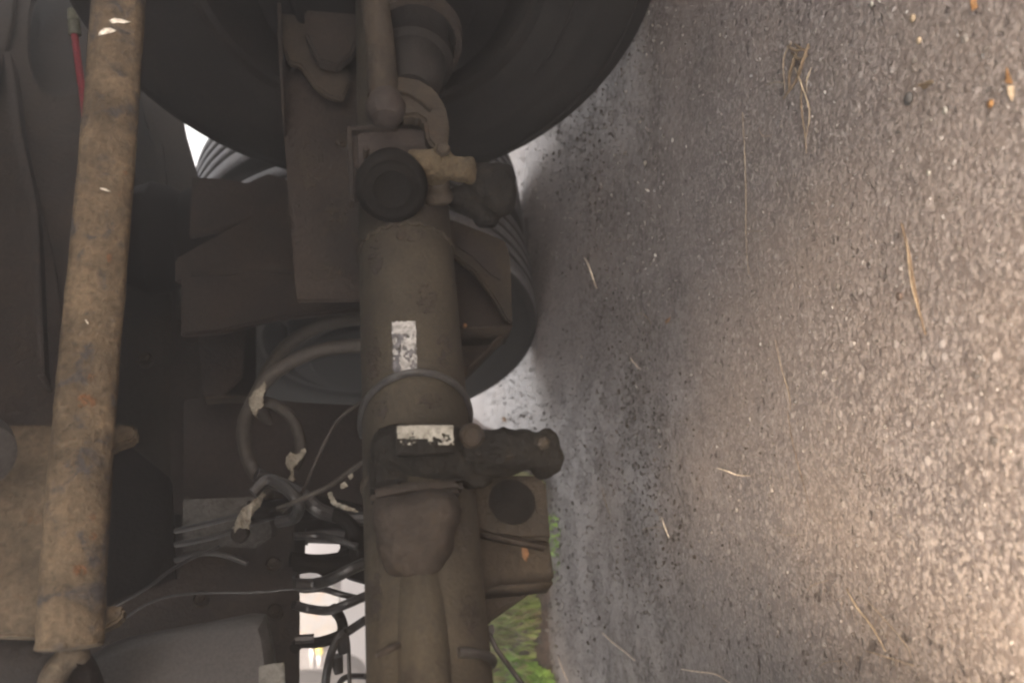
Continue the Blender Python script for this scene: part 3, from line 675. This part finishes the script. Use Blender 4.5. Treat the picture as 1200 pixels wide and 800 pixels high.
add_lathe(bush, at(459, 218, .985), bax, [(-.05, 0), (-.05, .036), (-.02, .041), (.0, .043), (.008, .0425), (.014, .038), (.0155, .034), (.014, .031), (.0145, .027), (.017, .022), (.014, .018), (.012, .0)], 56)
from_bm('rubber_bush', bush, M['rubber'], T)
for (x, y) in ((429, 178), (420, 200)): lathe('rivet', at(x, y, 1.0), -p_, [(-.01, 0), (-.01, .004), (.006, .004), (.009, 0)], M['frame'], T, 12)
# cast fitting
def blob(name, spheres, m, parent=T, vox=.0035, disp=.0012):
    """one lumpy casting: overlapping lumps fused with a voxel remesh"""
    bm = bmesh.new()
    for (x, y, D, rx, ry, rz) in spheres:
        r = bmesh.ops.create_icosphere(bm, subdivisions=3, radius=1.0)
        s = D/FPX; c = at(x, y, D)
        for v in r['verts']:
            co = v.co.copy(); sg = lambda t: math.copysign(abs(t)**.8, t)
            v.co = c + Rv*sg(co.x)*rx*s + Uv*sg(co.y)*ry*s + Fv*sg(co.z)*rz
    me = bpy.data.meshes.new(name); bm.to_mesh(me); bm.free()
    o = link(name, me, m, parent)
    md = o.modifiers.new('remesh', 'REMESH'); md.mode = 'VOXEL'; md.voxel_size = vox; md.use_smooth_shade = True
    sm = o.modifiers.new('smooth', 'SMOOTH'); sm.factor = .5; sm.iterations = 3
    tx = bpy.data.textures.new(name, 'CLOUDS'); tx.noise_scale = .008
    dm = o.modifiers.new('rough', 'DISPLACE'); dm.texture = tx; dm.strength = disp*2; dm.mid_level = .5
    return o
cf = blob('cast_fitting', [(488, 188, 1.00, 13, 13, .014), (500, 192, 1.00, 15, 17, .016), (520, 195, 1.00, 18, 15, .016), (540, 199, 1.00, 17, 15, .016), (551, 200, 1.005, 8, 17, .014), (510, 206, 1.01, 16, 12, .013), (518, 175, .995, 9, 8, .010)], M['brass'])
blob('fitting_stem', [(510, 214, 1.02, 18, 14, .012), (512, 230, 1.03, 20, 12, .012)], M['bracket'])
cf['label'] = 'tan dusty cast fitting'
lathe('fitting_bolt', at(499, 193, .985), -Fv, [(-.006, 0), (-.006, .008), (.002, .008), (.004, .005), (.004, 0)], M['brass'], cf, 6)
lathe('fitting_bolt', at(519, 175, .985), -Fv, [(-.006, 0), (-.006, .009), (.003, .009), (.005, .006), (.005, 0)], M['bracket'], cf, 6)
blob('slack_adjuster', [(565, 215, 1.06, 22, 24, .022), (585, 228, 1.06, 20, 26, .024), (592, 212, 1.07, 12, 20, .018), (560, 240, 1.07, 22, 16, .02), (570, 256, 1.07, 15, 12, .016), (540, 232, 1.06, 16, 14, .015), (582, 200, 1.06, 10, 10, .01)], M['greasy'])

def hexbolt(px, D, r, m='bracket', parent=None, ax=None):
    bm = bmesh.new(); ax = ax or -p_; c = at(px[0], px[1], D)
    add_lathe(bm, c, ax, [(-.012, 0), (-.012, r*1.5), (-.001, r*1.5), (-.001, r*1.5)], 20); add_lathe(bm, c, ax, [(-.001, 0), (-.001, r), (r*.7, r), (r*.8, r*.85), (r*.8, r*.55), (r*1.2, r*.5), (r*1.2, 0)], 6)
    return from_bm('hex_bolt', bm, M[m], parent or T)
for px, D, r in (((345, 170), 1.30, .009), ((400, 170), 1.26, .009), ((352, 300), 1.38, .009), ((402, 300), 1.33, .009), ((240, 340), 1.50, .008), ((300, 345), 1.42, .008), ((225, 305), 1.55, .008), ((170, 420), 1.50, .009), ((172, 300), 1.62, .009), ((235, 700), 1.14, .007), ((320, 660), 1.14, .007), ((322, 715), 1.10, .007)):
    hexbolt(px, D, r)
for k in (-.585, -.9):
    bm = bmesh.new(); add_tube(bm, [around(k+.002*math.sin(q*23), q, .0585) for q in np.linspace(-2.6, 2.6, 90)], .0035, 8, 1); from_bm('weld_bead', bm, M['beam'], ax1)
# --- bracket right of the axle
cbr = plane_c((560, 360), 1.27, p_)
br = plate('axle_bracket', [(500, 262), (530, 262), (560, 270), (592, 282), (597, 300), (600, 378), (588, 398), (545, 436), (520, 445), (500, 440)], cbr, p_, .012, M['frame'], T, .002)
def strip(p0, p1, w): 
    x0, y0 = p0; x1, y1 = p1; L_ = math.hypot(x1-x0, y1-y0); nx, ny = -(y1-y0)/L_*w/2, (x1-x0)/L_*w/2
    return [(x0+nx, y0+ny), (x1+nx, y1+ny), (x1-nx, y1-ny), (x0-nx, y0-ny)]
plate('bracket_face', [(500, 255), (530, 257), (560, 268), (592, 281), (598, 300), (601, 378), (594, 376), (576, 345), (556, 318), (530, 298), (500, 296)], cbr-.045, p_, .012, M['bracket'], br, .003)
plate('bracket_rib', strip((538, 384), (598, 382), 4), cbr-.045, p_, .045, M['bracket'], br, .001)
plate('bracket_rib', strip((600, 380), (545, 434), 4), cbr-.03, p_, .03, M['frame'], br, .001)
plate('pocket_shade_plate', [(533, 270), (556, 276), (580, 300), (588, 330), (574, 322), (552, 300), (536, 290)], cbr-.047, p_, .003, M['frame2'], br, .002)  # flat plate on the face, coloured darker to stand for the hollow's shade
plate('bracket_clip', [(542, 430), (546, 428), (548, 440), (544, 442), (535, 439), (535, 437), (542, 438)], cbr-.06, p_, .004, M['bracket'], br, .0005)
lathe('bracket_rivet', hit(545, 381, cbr-.05, p_), -p_, [(-.004, 0), (-.004, .003), (.001, .003), (.002, 0)], M['rust'], br, 10)

# --- black clamp and arm across the axle
blk = blob('clamp_body', [(456, 530, .85, 22, 30, .03), (500, 532, .845, 42, 33, .032), (470, 508, .85, 22, 12, .02), (520, 515, .845, 28, 17, .022), (445, 545, .855, 14, 24, .02), (535, 545, .85, 24, 20, .025), (548, 560, .855, 30, 12, .02)], M['greasy'], T, .004, .0008)
blk['label'] = 'black greasy clamp with a pale label'
plate('clamp_block', [(432, 520), (440, 503), (450, 494), (462, 498), (536, 497), (549, 503), (549, 566), (520, 574), (470, 570), (446, 580), (434, 574)], plane_c((498, 535), .835, p_), p_, .05, M['greasy'], blk, .006)
lb = bmesh.new()
lc = p_.dot(at(498, 510, .80))
sp = plate('label_plate', [(464, 497.5), (532, 497), (533, 530), (465, 532)], lc, p_, .006, M['greasy'], T, .0005)
skin('label', sp, [(465, 498.5), (531.5, 498), (532, 521), (466, 521.5)], M['label'], sp, .0012, .8, cut=lambda x, y: .05 if y < 508 else (.42 if y < 514 else .66 if x < 520 else .45), seed=21, ns=5)['label'] = 'pale worn label smeared with grease'
armb = blob('valve_arm', [(560, 524, .845, 22, 22, .02), (590, 526, .845, 34, 23, .02), (615, 528, .845, 14, 22, .018), (590, 506, .845, 8, 6, .01), (575, 545, .855, 40, 14, .018), (632, 530, .85, 14, 24, .018), (645, 520, .85, 11, 16, .014), (641, 507, .85, 7, 6, .009), (648, 538, .85, 12, 16, .014), (655, 535, .85, 7, 9, .01), (636, 552, .855, 12, 10, .012), (615, 508, .845, 10, 6, .01)], M['greasy'], T, .0035, .0015)
lathe('arm_bolt', at(553, 511, .822), -Fv+Rv*.1, [(-.012, 0), (-.012, .0125), (.0, .0125), (.003, .009), (.001, .007), (.001, 0)], M['frame'], armb, 24)
lathe('arm_bolt', at(637, 519, .825), -Fv+Rv*.3, [(-.01, 0), (-.01, .007), (.001, .007), (.003, .004), (.003, 0)], M['bracket'], armb, 6)

# --- lower bracket
clb = plane_c((590, 630), .90, p_)
lo = plate('spring_bracket', [(520, 548), (560, 556), (600, 556), (634, 556), (637, 572), (640, 590), (645, 640), (650, 678), (640, 685), (628, 688), (612, 700), (575, 726), (568, 735), (530, 735)], clb, p_, .014, M['bracket'], T, .003)
plate('bracket_face', [(540, 560), (640, 560), (643, 600), (646, 632), (610, 632), (576, 628), (556, 620), (545, 605)], clb-.02, p_, .012, M['bracket'], lo, .004)
lathe('hole_shade_disc', hit(600, 588, clb-.022, p_), -p_, [(-.004, 0), (-.004, .024), (.0006, .026), (.0008, .024), (.0004, .0)], M['rubber'], lo, 32)  # solid black disc; the hole's shade is put into its colour
plate('bracket_rib', strip((566, 690), (648, 682), 5), clb-.03, p_, .03, M['bracket'], lo, .001)
plate('bracket_rib', strip((564, 624), (640, 640), 4), clb-.028, p_, .012, M['frame'], lo, .001)
skin('rust_spot', lo, [(611, 633), (616, 634), (620, 648), (617, 658), (612, 652)], M['rust'], lo, .0008, .8, cut=.2, seed=3)
# shock absorber / cup in front of the axle
sa = Vector((0, 0, 0)); A0 = at(484, 598, .90); A1 = at(497, 810, .80); ad = (A1-A0).normalized()
blob('cup_mount', [(468, 604, .80, 32, 26, .030), (506, 600, .80, 34, 28, .032), (487, 636, .79, 46, 26, .032), (486, 660, .785, 36, 14, .026), (450, 590, .80, 12, 12, .02)], M['frame'], T, .0045, .0015)
plate('mount_lip', [(433, 572), (470, 563), (540, 560), (545, 575), (470, 582), (436, 590)], plane_c((490, 570), .80, p_), p_, .02, M['frame'], T, .005)
tube('shock_absorber', [at(492, 650, .80), at(496, 740, .75), at(500, 830, .71)], [.0235, .0235, .0235], M['beam'], T, 28)
plate('axle_strap', [(440, 762), (470, 750), (472, 757), (442, 770)], plane_c((455, 760), .725, p_), p_, .006, M['frame'], T, .001)
tube('hanging_cable', [at(560, 738, .88), at(572, 742, .86), at(582, 760, .85), at(600, 785, .85), at(625, 818, .85)], .0028, M['cable'], T, 8)
plate('cable_clip', [(570, 733), (578, 730), (580, 738), (577, 748), (571, 742)], plane_c((574, 740), .86, p_), p_, .01, M['cable'], T, .001)

# ------------------------------------------------------------------ verge with soil, grass and litter beyond the axle
vc = [ground(x, y) for x, y in ((643, 655), (652, 700), (660, 740), (668, 790), (676, 860), (700, 1100))]
def verge_in(x, y):   # distance behind the verge's front edge
    return y-(2.08+.10*(x+.45)*-1.0*.4+.05*math.sin(x*9)+.03*math.sin(x*23+1))
bm = bmesh.new(); nx, ny = 150, 90; vs = []
def vh(x, y):
    d = verge_in(x, y); s = max(0, min(1, d/.55)); e = max(0, min(1, (-.30-x)/.25)); far = max(0, min(1, (6.5-y)/1.5))
    return (-.02+(.02+.15*s*s*(3-2*s))*min(1, s*6)+.018*(vnoise(x*10, y*10, .9, 2)-.4)*min(1, s*5)+.012*(vnoise(x*10, y*10, .25, 5)-.5))*e*far-.012*(1-e*far)
for j in range(ny+1):
    for i in range(nx+1):
        x = -4.2+4.1*(i/nx); y = 1.95+4.6*(j/ny)**1.6
        vs.append(bm.verts.new((x, y, vh(x, y))))
for j in range(ny):
    for i in range(nx): k = j*(nx+1)+i; bm.faces.new((vs[k], vs[k+1], vs[k+nx+2], vs[k+nx+1]))
M['grass_mix'] = stone_mat('grass_mix', [(.20, .30, .07), (.34, .46, .12), (.28, .42, .08), (.42, .50, .20), (.50, .50, .26), (.24, .20, .10)], .7)
M['weed'] = stone_mat('weed_leaves', [(.22, .42, .06), (.36, .58, .12), (.28, .48, .08)], .6)
tag(from_bm('verge', bm, M['soil'], None, True, False), kind='structure')
def blades(name, N, samp, m, hgt, wid, label, lean=.6, cat='grass'):
    VV = []; FF = []; k = 0
    for i in range(N):
        x, y = samp(); z = vh(x, y); h = hgt*rng.uniform(.4, 1.2); q = rng.uniform(0, 6.28); w = wid*rng.uniform(.6, 1.3)
        d = np.array([math.cos(q), math.sin(q), 0]); s = np.array([-math.sin(q), math.cos(q), 0])*w; ln = rng.uniform(.1, lean)*h
        b = np.array([x, y, z]); m1 = b+np.array([0, 0, h*.55])+d*ln*.4; t = b+np.array([0, 0, h])+d*ln*1.3
        VV += [b-s, b+s, m1+s*.8, m1-s*.8, t]; FF += [[k, k+1, k+2, k+3], [k+3, k+2, k+4]]; k += 5
    me = bpy.data.meshes.new(name); me.from_pydata([tuple(v) for v in VV], [], FF); me.update()
    return tag(link(name, me, m), label, cat, kind='stuff')
def s_g():
    while True:
        x = rng.uniform(-1.5, -.38); d = rng.random()**1.3*1.1; y = 2.08+.1+d
        if vnoise(x*10, y*10, 1.6, 8) > .24 and verge_in(x, y) > .08: return x, y
def s_e():
    while True:
        x = rng.uniform(-1.3, -.40); y = 2.08+rng.uniform(-.05, .22)
        if vnoise(x*10, 0, .7, 3) > .52: return x, y
blades('verge_grass', 5200, s_g, M['grass_mix'], .065, .0048, 'short green grass growing on the soil verge beyond the axle')
blades('dry_verge_grass', 2000, s_g, M['grass_dry'], .07, .0036, 'pale dry grass mixed into the verge', 1.2)
blades('verge_weeds', 1500, s_e, M['weed'], .030, .0075, 'small bright green weeds along the edge of the asphalt', 1.0, 'weeds')
def samp_v():
    x = rng.uniform(-1.9, -.36); y = rng.uniform(2.02, 2.75); return x, y, rng.choice([.004, .007, .010], p=[.6, .3, .1])
def gz0(x, y): return gz(x, y)
_g = gz
def gz(x, y): return max(_g(x, y), vh(x, y)) if (x < -.3 and y > 2.0) else _g(x, y)
stones('verge_gravel', 1600, samp_v, M['grit'], 'coarse gravel along the edge of the verge')

# ------------------------------------------------------------------ straws, twigs and leaves lying on the asphalt
def straw(px, r, m, label, cat='straw', name='straw', lift=.004, taper=True, group=None):
    pts = []
    for i, (x, y) in enumerate(px):
        g_ = ground(x, y); pts.append(Vector((g_.x, g_.y, max(gz(g_.x, g_.y), 0)+r+lift*(1+math.sin(i*2.1)*.5))))
    pts = [ground_shift(p) for p in pts]
    r *= .95 if m == 'straw_pale' else .62; base = pts[0].copy(); base.z = 0
    bm = bmesh.new(); add_tube(bm, [p-base for p in pts], [r*.7, r, r, r*.5] if taper else r, 7, 5, .08)
    o = from_bm(name, bm, M[m]); o.location = base; return tag(o, label, cat, group or 'stray stalks and stems on the asphalt')
def ground_shift(p): return p
S = straw
S([(742, 419), (746, 424), (753, 433)], .0013, 'straw_pale', 'short white straw lying on dark asphalt right of the axle bracket')
S([(845, 548), (858, 551), (868, 556), (886, 557)], .0011, 'straw_pale', 'thin pale straw right of the black clamp arm')
S([(709, 741), (722, 752), (734, 763), (748, 773)], .0017, 'straw_pale', 'bright bent straw on grey asphalt near the green verge')
S([(803, 783), (825, 786), (843, 789), (862, 799)], .0014, 'straw_pale', 'curved pale straw touching the bottom edge of the photo')
S([(1001, 689), (1015, 710), (1030, 733), (1049, 762)], .0016, 'straw', 'thickest tan straw in the warm lit corner')
S([(1024, 761), (1050, 768), (1080, 779)], .0010, 'straw', 'faint straw crossing below the thickest tan straw')
S([(1012, 690), (1045, 722), (1070, 755), (1078, 770)], .0006, 'straw', 'hair thin straw beside the thickest tan straw')
S([(657, 768), (662, 780), (669, 800)], .0016, 'straw_pale', 'short upright pale straw beside the verge gravel')
S([(955, 691), (964, 684), (978, 679)], .0006, 'straw', 'tiny pale fibre left of the thickest tan straw')
S([(970, 781), (980, 775), (996, 773), (1004, 778)], .0008, 'straw', 'curled pale fibre at the bottom of the warm lit corner')
S([(919, 622), (928, 626), (939, 626)], .0005, 'straw', 'tiny straight fibre in the middle of the lit asphalt')
S([(748, 369), (756, 367), (762, 374), (767, 381)], .0012, 'straw', 'small hooked straw above the short white one')
S([(876, 132), (880, 190), (878, 235), (879, 282), (884, 322)], .0008, 'straw', 'long thin curving stem on the shaded asphalt', 'stem', 'stem')
S([(879, 273), (888, 271), (897, 271)], .0007, 'straw', 'short side stem crossing the long thin stem', 'stem', 'stem')
S([(914, 398), (924, 430), (930, 460), (934, 480)], .0008, 'straw', 'thin stem below the long curving one', 'stem', 'stem')
S([(1062, 262), (1072, 300), (1080, 350), (1090, 392)], .0022, 'twig', 'brown twig pressed into the sunlit asphalt', 'twig', 'twig', .0005)
S([(1071, 280), (1078, 330), (1085, 372)], .0010, 'straw', 'thin tan fibre lying along the brown twig')
S([(688, 302), (694, 312), (697, 326), (702, 338)], .0018, 'straw_pale', 'short pale stem among the dark crumbs', 'stem', 'stem')
S([(755, 620), (772, 617), (786, 618)], .0012, 'straw', 'short pale stem flat on grey asphalt below the axle clamp', 'stem', 'stem')
S([(779, 606), (784, 618), (787, 630)], .0012, 'straw_pale', 'tiny bright stem on asphalt near the spring bracket', 'stem', 'stem')
S([(708, 572), (714, 590), (720, 612)], .0012, 'straw', 'thin brown stem beside the spring bracket', 'stem', 'stem')
S([(930, 480), (938, 520), (946, 560), (958, 600)], .0007, 'twig', 'faint brown root fibre in the middle of the asphalt', 'twig', 'twig')
S([(895, 150), (902, 160), (912, 158)], .0006, 'straw', 'tiny fibre left of the dry grass tuft')
# dry grass tuft near the top
tg = ground(938, 95); tuft = empty('dry_grass_tuft', (tg.x, tg.y, 0)); tag(tuft, 'crumpled brown tuft of dry grass on the asphalt', 'grass tuft')
for px, m, r in (([(932, 50), (925, 70), (924, 110)], 'straw', .0009), ([(936, 52), (950, 60), (955, 55)], 'leaf_dry', .0014), ([(953, 52), (948, 75), (938, 95), (926, 116)], 'leaf_dry', .0022), ([(936, 80), (946, 100), (953, 130), (952, 160)], 'straw', .0010),
                 ([(928, 55), (940, 60), (948, 58)], 'leaf_dry', .0020), ([(940, 60), (934, 85), (930, 105)], 'leaf_dry', .0024), ([(944, 95), (946, 125), (948, 160), (952, 180)], 'leaf_dry', .0010), ([(955, 80), (952, 96), (950, 110)], 'straw', .0007), ([(900, 100), (915, 97), (925, 98)], 'straw', .0006), ([(932, 62), (944, 70), (952, 66)], 'leaf_dry', .0018)):
    bm = bmesh.new(); add_tube(bm, [ground(x, y)+Z*(.004+r+.003*(i % 2)) for i, (x, y) in enumerate(px)], [r*.6, r, r*.8, r*.4], 6, 5, .1); from_bm('blade', bm, M[m], tuft)
def leaf(px, m, label, cat='leaf', name='leaf', z=.003, curl=.004):
    c = [sum(p[i] for p in px)/len(px) for i in (0, 1)]; g0 = ground(*c); bm = bmesh.new()
    cen = bm.verts.new(Vector((0, 0, z+curl+gz(g0.x, g0.y)))); ring = []
    for x, y in px: q = ground(x, y); ring.append(bm.verts.new((q.x-g0.x, q.y-g0.y, z+gz(q.x, q.y)+random.uniform(0, curl))))
    fs = [bm.faces.new((cen, ring[i], ring[(i+1) % len(ring)])) for i in range(len(ring))]
    r = bmesh.ops.extrude_face_region(bm, geom=fs)
    for v in r['geom']:
        if isinstance(v, bmesh.types.BMVert): v.co.z += .0006
    o = from_bm(name, bm, M[m]); o.location = (g0.x, g0.y, 0); return tag(o, label, cat)
leaf([(1187, 82), (1192, 80), (1195, 90), (1194, 99), (1188, 98)], 'leaf_orange', 'small orange leaf scrap at the right edge of the photo', z=.004)
leaf([(1190, 101), (1194, 101), (1194, 112), (1192, 120), (1189, 110)], 'straw', 'pale paper scrap touching the small orange leaf', 'paper scrap', 'paper_scrap')
leaf([(782, 375), (788, 371), (787, 378), (783, 380)], 'leaf_orange', 'tiny orange leaf flake on the shaded asphalt', z=.004)
leaf([(1148, 0), (1152, -2), (1154, 10), (1149, 14), (1147, 6)], 'leaf_orange', 'orange leaf fragment at the top right of the asphalt', z=.004)
leaf([(593, 488), (598, 489), (599, 494), (594, 493)], 'leaf_orange', 'yellow leaf flake in the bright glare behind the axle', z=.01)
leaf([(1084, 100), (1100, 94), (1103, 98), (1090, 106)], 'leaf_dry', 'folded brown leaf beside the blue grey pebble', z=.003)
def pebble(x, y, s, m, label):
    g0 = ground(x, y); bm = bmesh.new(); bmesh.ops.create_icosphere(bm, subdivisions=2, radius=s)
    for v in bm.verts: v.co *= 1+.3*(vnoise(v.co.x*900, v.co.y*900+v.co.z*500, 2.2, 4)-.5); v.co.z = v.co.z*.55
    o = from_bm('pebble', bm, M[m]); o.location = (g0.x, g0.y, gz(g0.x, g0.y)+s*.35); tag(o, label, 'pebble', 'single pebbles on the asphalt')
pebble(1069, 116, .0062, 'panel', 'largest blue grey pebble beside the folded brown leaf')
pebble(1024, 5, .0036, 'label', 'white chip of stone near the top edge of the asphalt')
pebble(1072, 22, .0040, 'straw', 'pale stone below and right of the white chip')
pebble(1093, 203, .0030, 'label', 'round cream pebble right of the dry tuft')
pebble(1164, 122, .0036, 'leaf_orange', 'round orange pebble near the right edge')
pebble(1058, 347, .0042, 'soil', 'dark pebble beside the brown twig')
pebble(1112, 130, .0034, 'label', 'small pale pebble left of the orange pebble')
pebble(1080, 48, .0036, 'straw', 'grey white stone in the top right asphalt')

# ------------------------------------------------------------------ what shows through the gap: a parked van and a stained shed
van = empty('parked_van', at(430, 800, 6.0)); van.location.z = 0
tag(van, 'silver parked vehicle with a yellow sticker seen through the gap', 'vehicle')
nv = Vector((-.15, -1, 0)).normalized(); cv = nv.dot(at(370, 780, 6.0))
body = plate('body_side', [(60, 755), (380, 755), (392, 762), (396, 786), (388, 786), (60, 790)] + [(60, 950)][:0], cv, nv, -1.6, M['carsilver'], van, .03)
plate('body_side', [(60, 786), (392, 786), (398, 1200), (60, 1200)], cv-.002, nv, -1.6, M['carsilver'], van, .03)
plate('door_trim', [(363, 757), (367.5, 757), (368, 783), (364, 783)], cv+.02, nv, -.03, M['chrome'], van, .004)
plate('door_trim', [(371.5, 767), (377, 767), (377, 782), (372, 782)], cv+.02, nv, -.03, M['chrome'], van, .004)
st = plate('sticker', [(370, 755), (378, 755), (379, 767), (371, 767)], cv+.02, nv, -.02, M['yellow'], van, .002)
bm = bmesh.new(); add_lathe(bm, hit(402, 806, cv+.02, nv), nv, [(-.15, .07), (.03, .08), (.05, .10), (.05, .16), (.02, .185), (-.15, .185), (-.15, .07)], 40)
from_bm('tyre', bm, M['tyre'], van)
plate('window_frame', [(60, 787), (372, 788), (380, 794), (380, 800), (60, 800)], cv+.015, nv, -.03, M['rubber'], van, .004)
shed = empty('stained_block', at(370, 715, 5.0)); shed.location.z = 0
tag(shed, 'pale rust stained block seen between hanging cables through the gap', 'stone block')
ns_ = Vector((-.05, -1, 0)).normalized(); cs_ = ns_.dot(at(370, 715, 4.8))
bm = bmesh.new(); out = [(180, 686), (352, 688), (375, 690), (388, 688), (400, 694), (397, 706), (399, 722), (396, 733), (398, 747), (400, 753), (180, 753)]
out = rnd_outline(out, 1.0, 3); add_plate(bm, [hit(x, y, cs_, ns_) for x, y in out], -.6, ns_, .012)
from_bm('block_face', bm, M['white_wall'], shed)

# ------------------------------------------------------------------ added mist volume, stands in for veiling glare in the lens
hb = bmesh.new(); bmesh.ops.create_cube(hb, size=1.0)
for v in hb.verts: v.co = Vector((v.co.x*700, v.co.y*700, -1.1 + (v.co.z+.5)*3.6))
hm = bpy.data.materials.new('glare_veil'); hm.use_nodes = True; ht = hm.node_tree; ht.nodes.clear()
pv = node(ht, 'ShaderNodeVolumePrincipled'); pv.inputs['Density'].default_value = .12; pv.inputs['Color'].default_value = (1, .93, .905, 1); pv.inputs['Anisotropy'].default_value = .55
ho = node(ht, 'ShaderNodeOutputMaterial'); ht.links.new(pv.outputs[0], ho.inputs['Volume'])
tag(from_bm('glare_veil', hb, hm, None, False), 'added thin mist that lifts the blacks like veiling lens glare', 'glare_veil', kind='stuff')
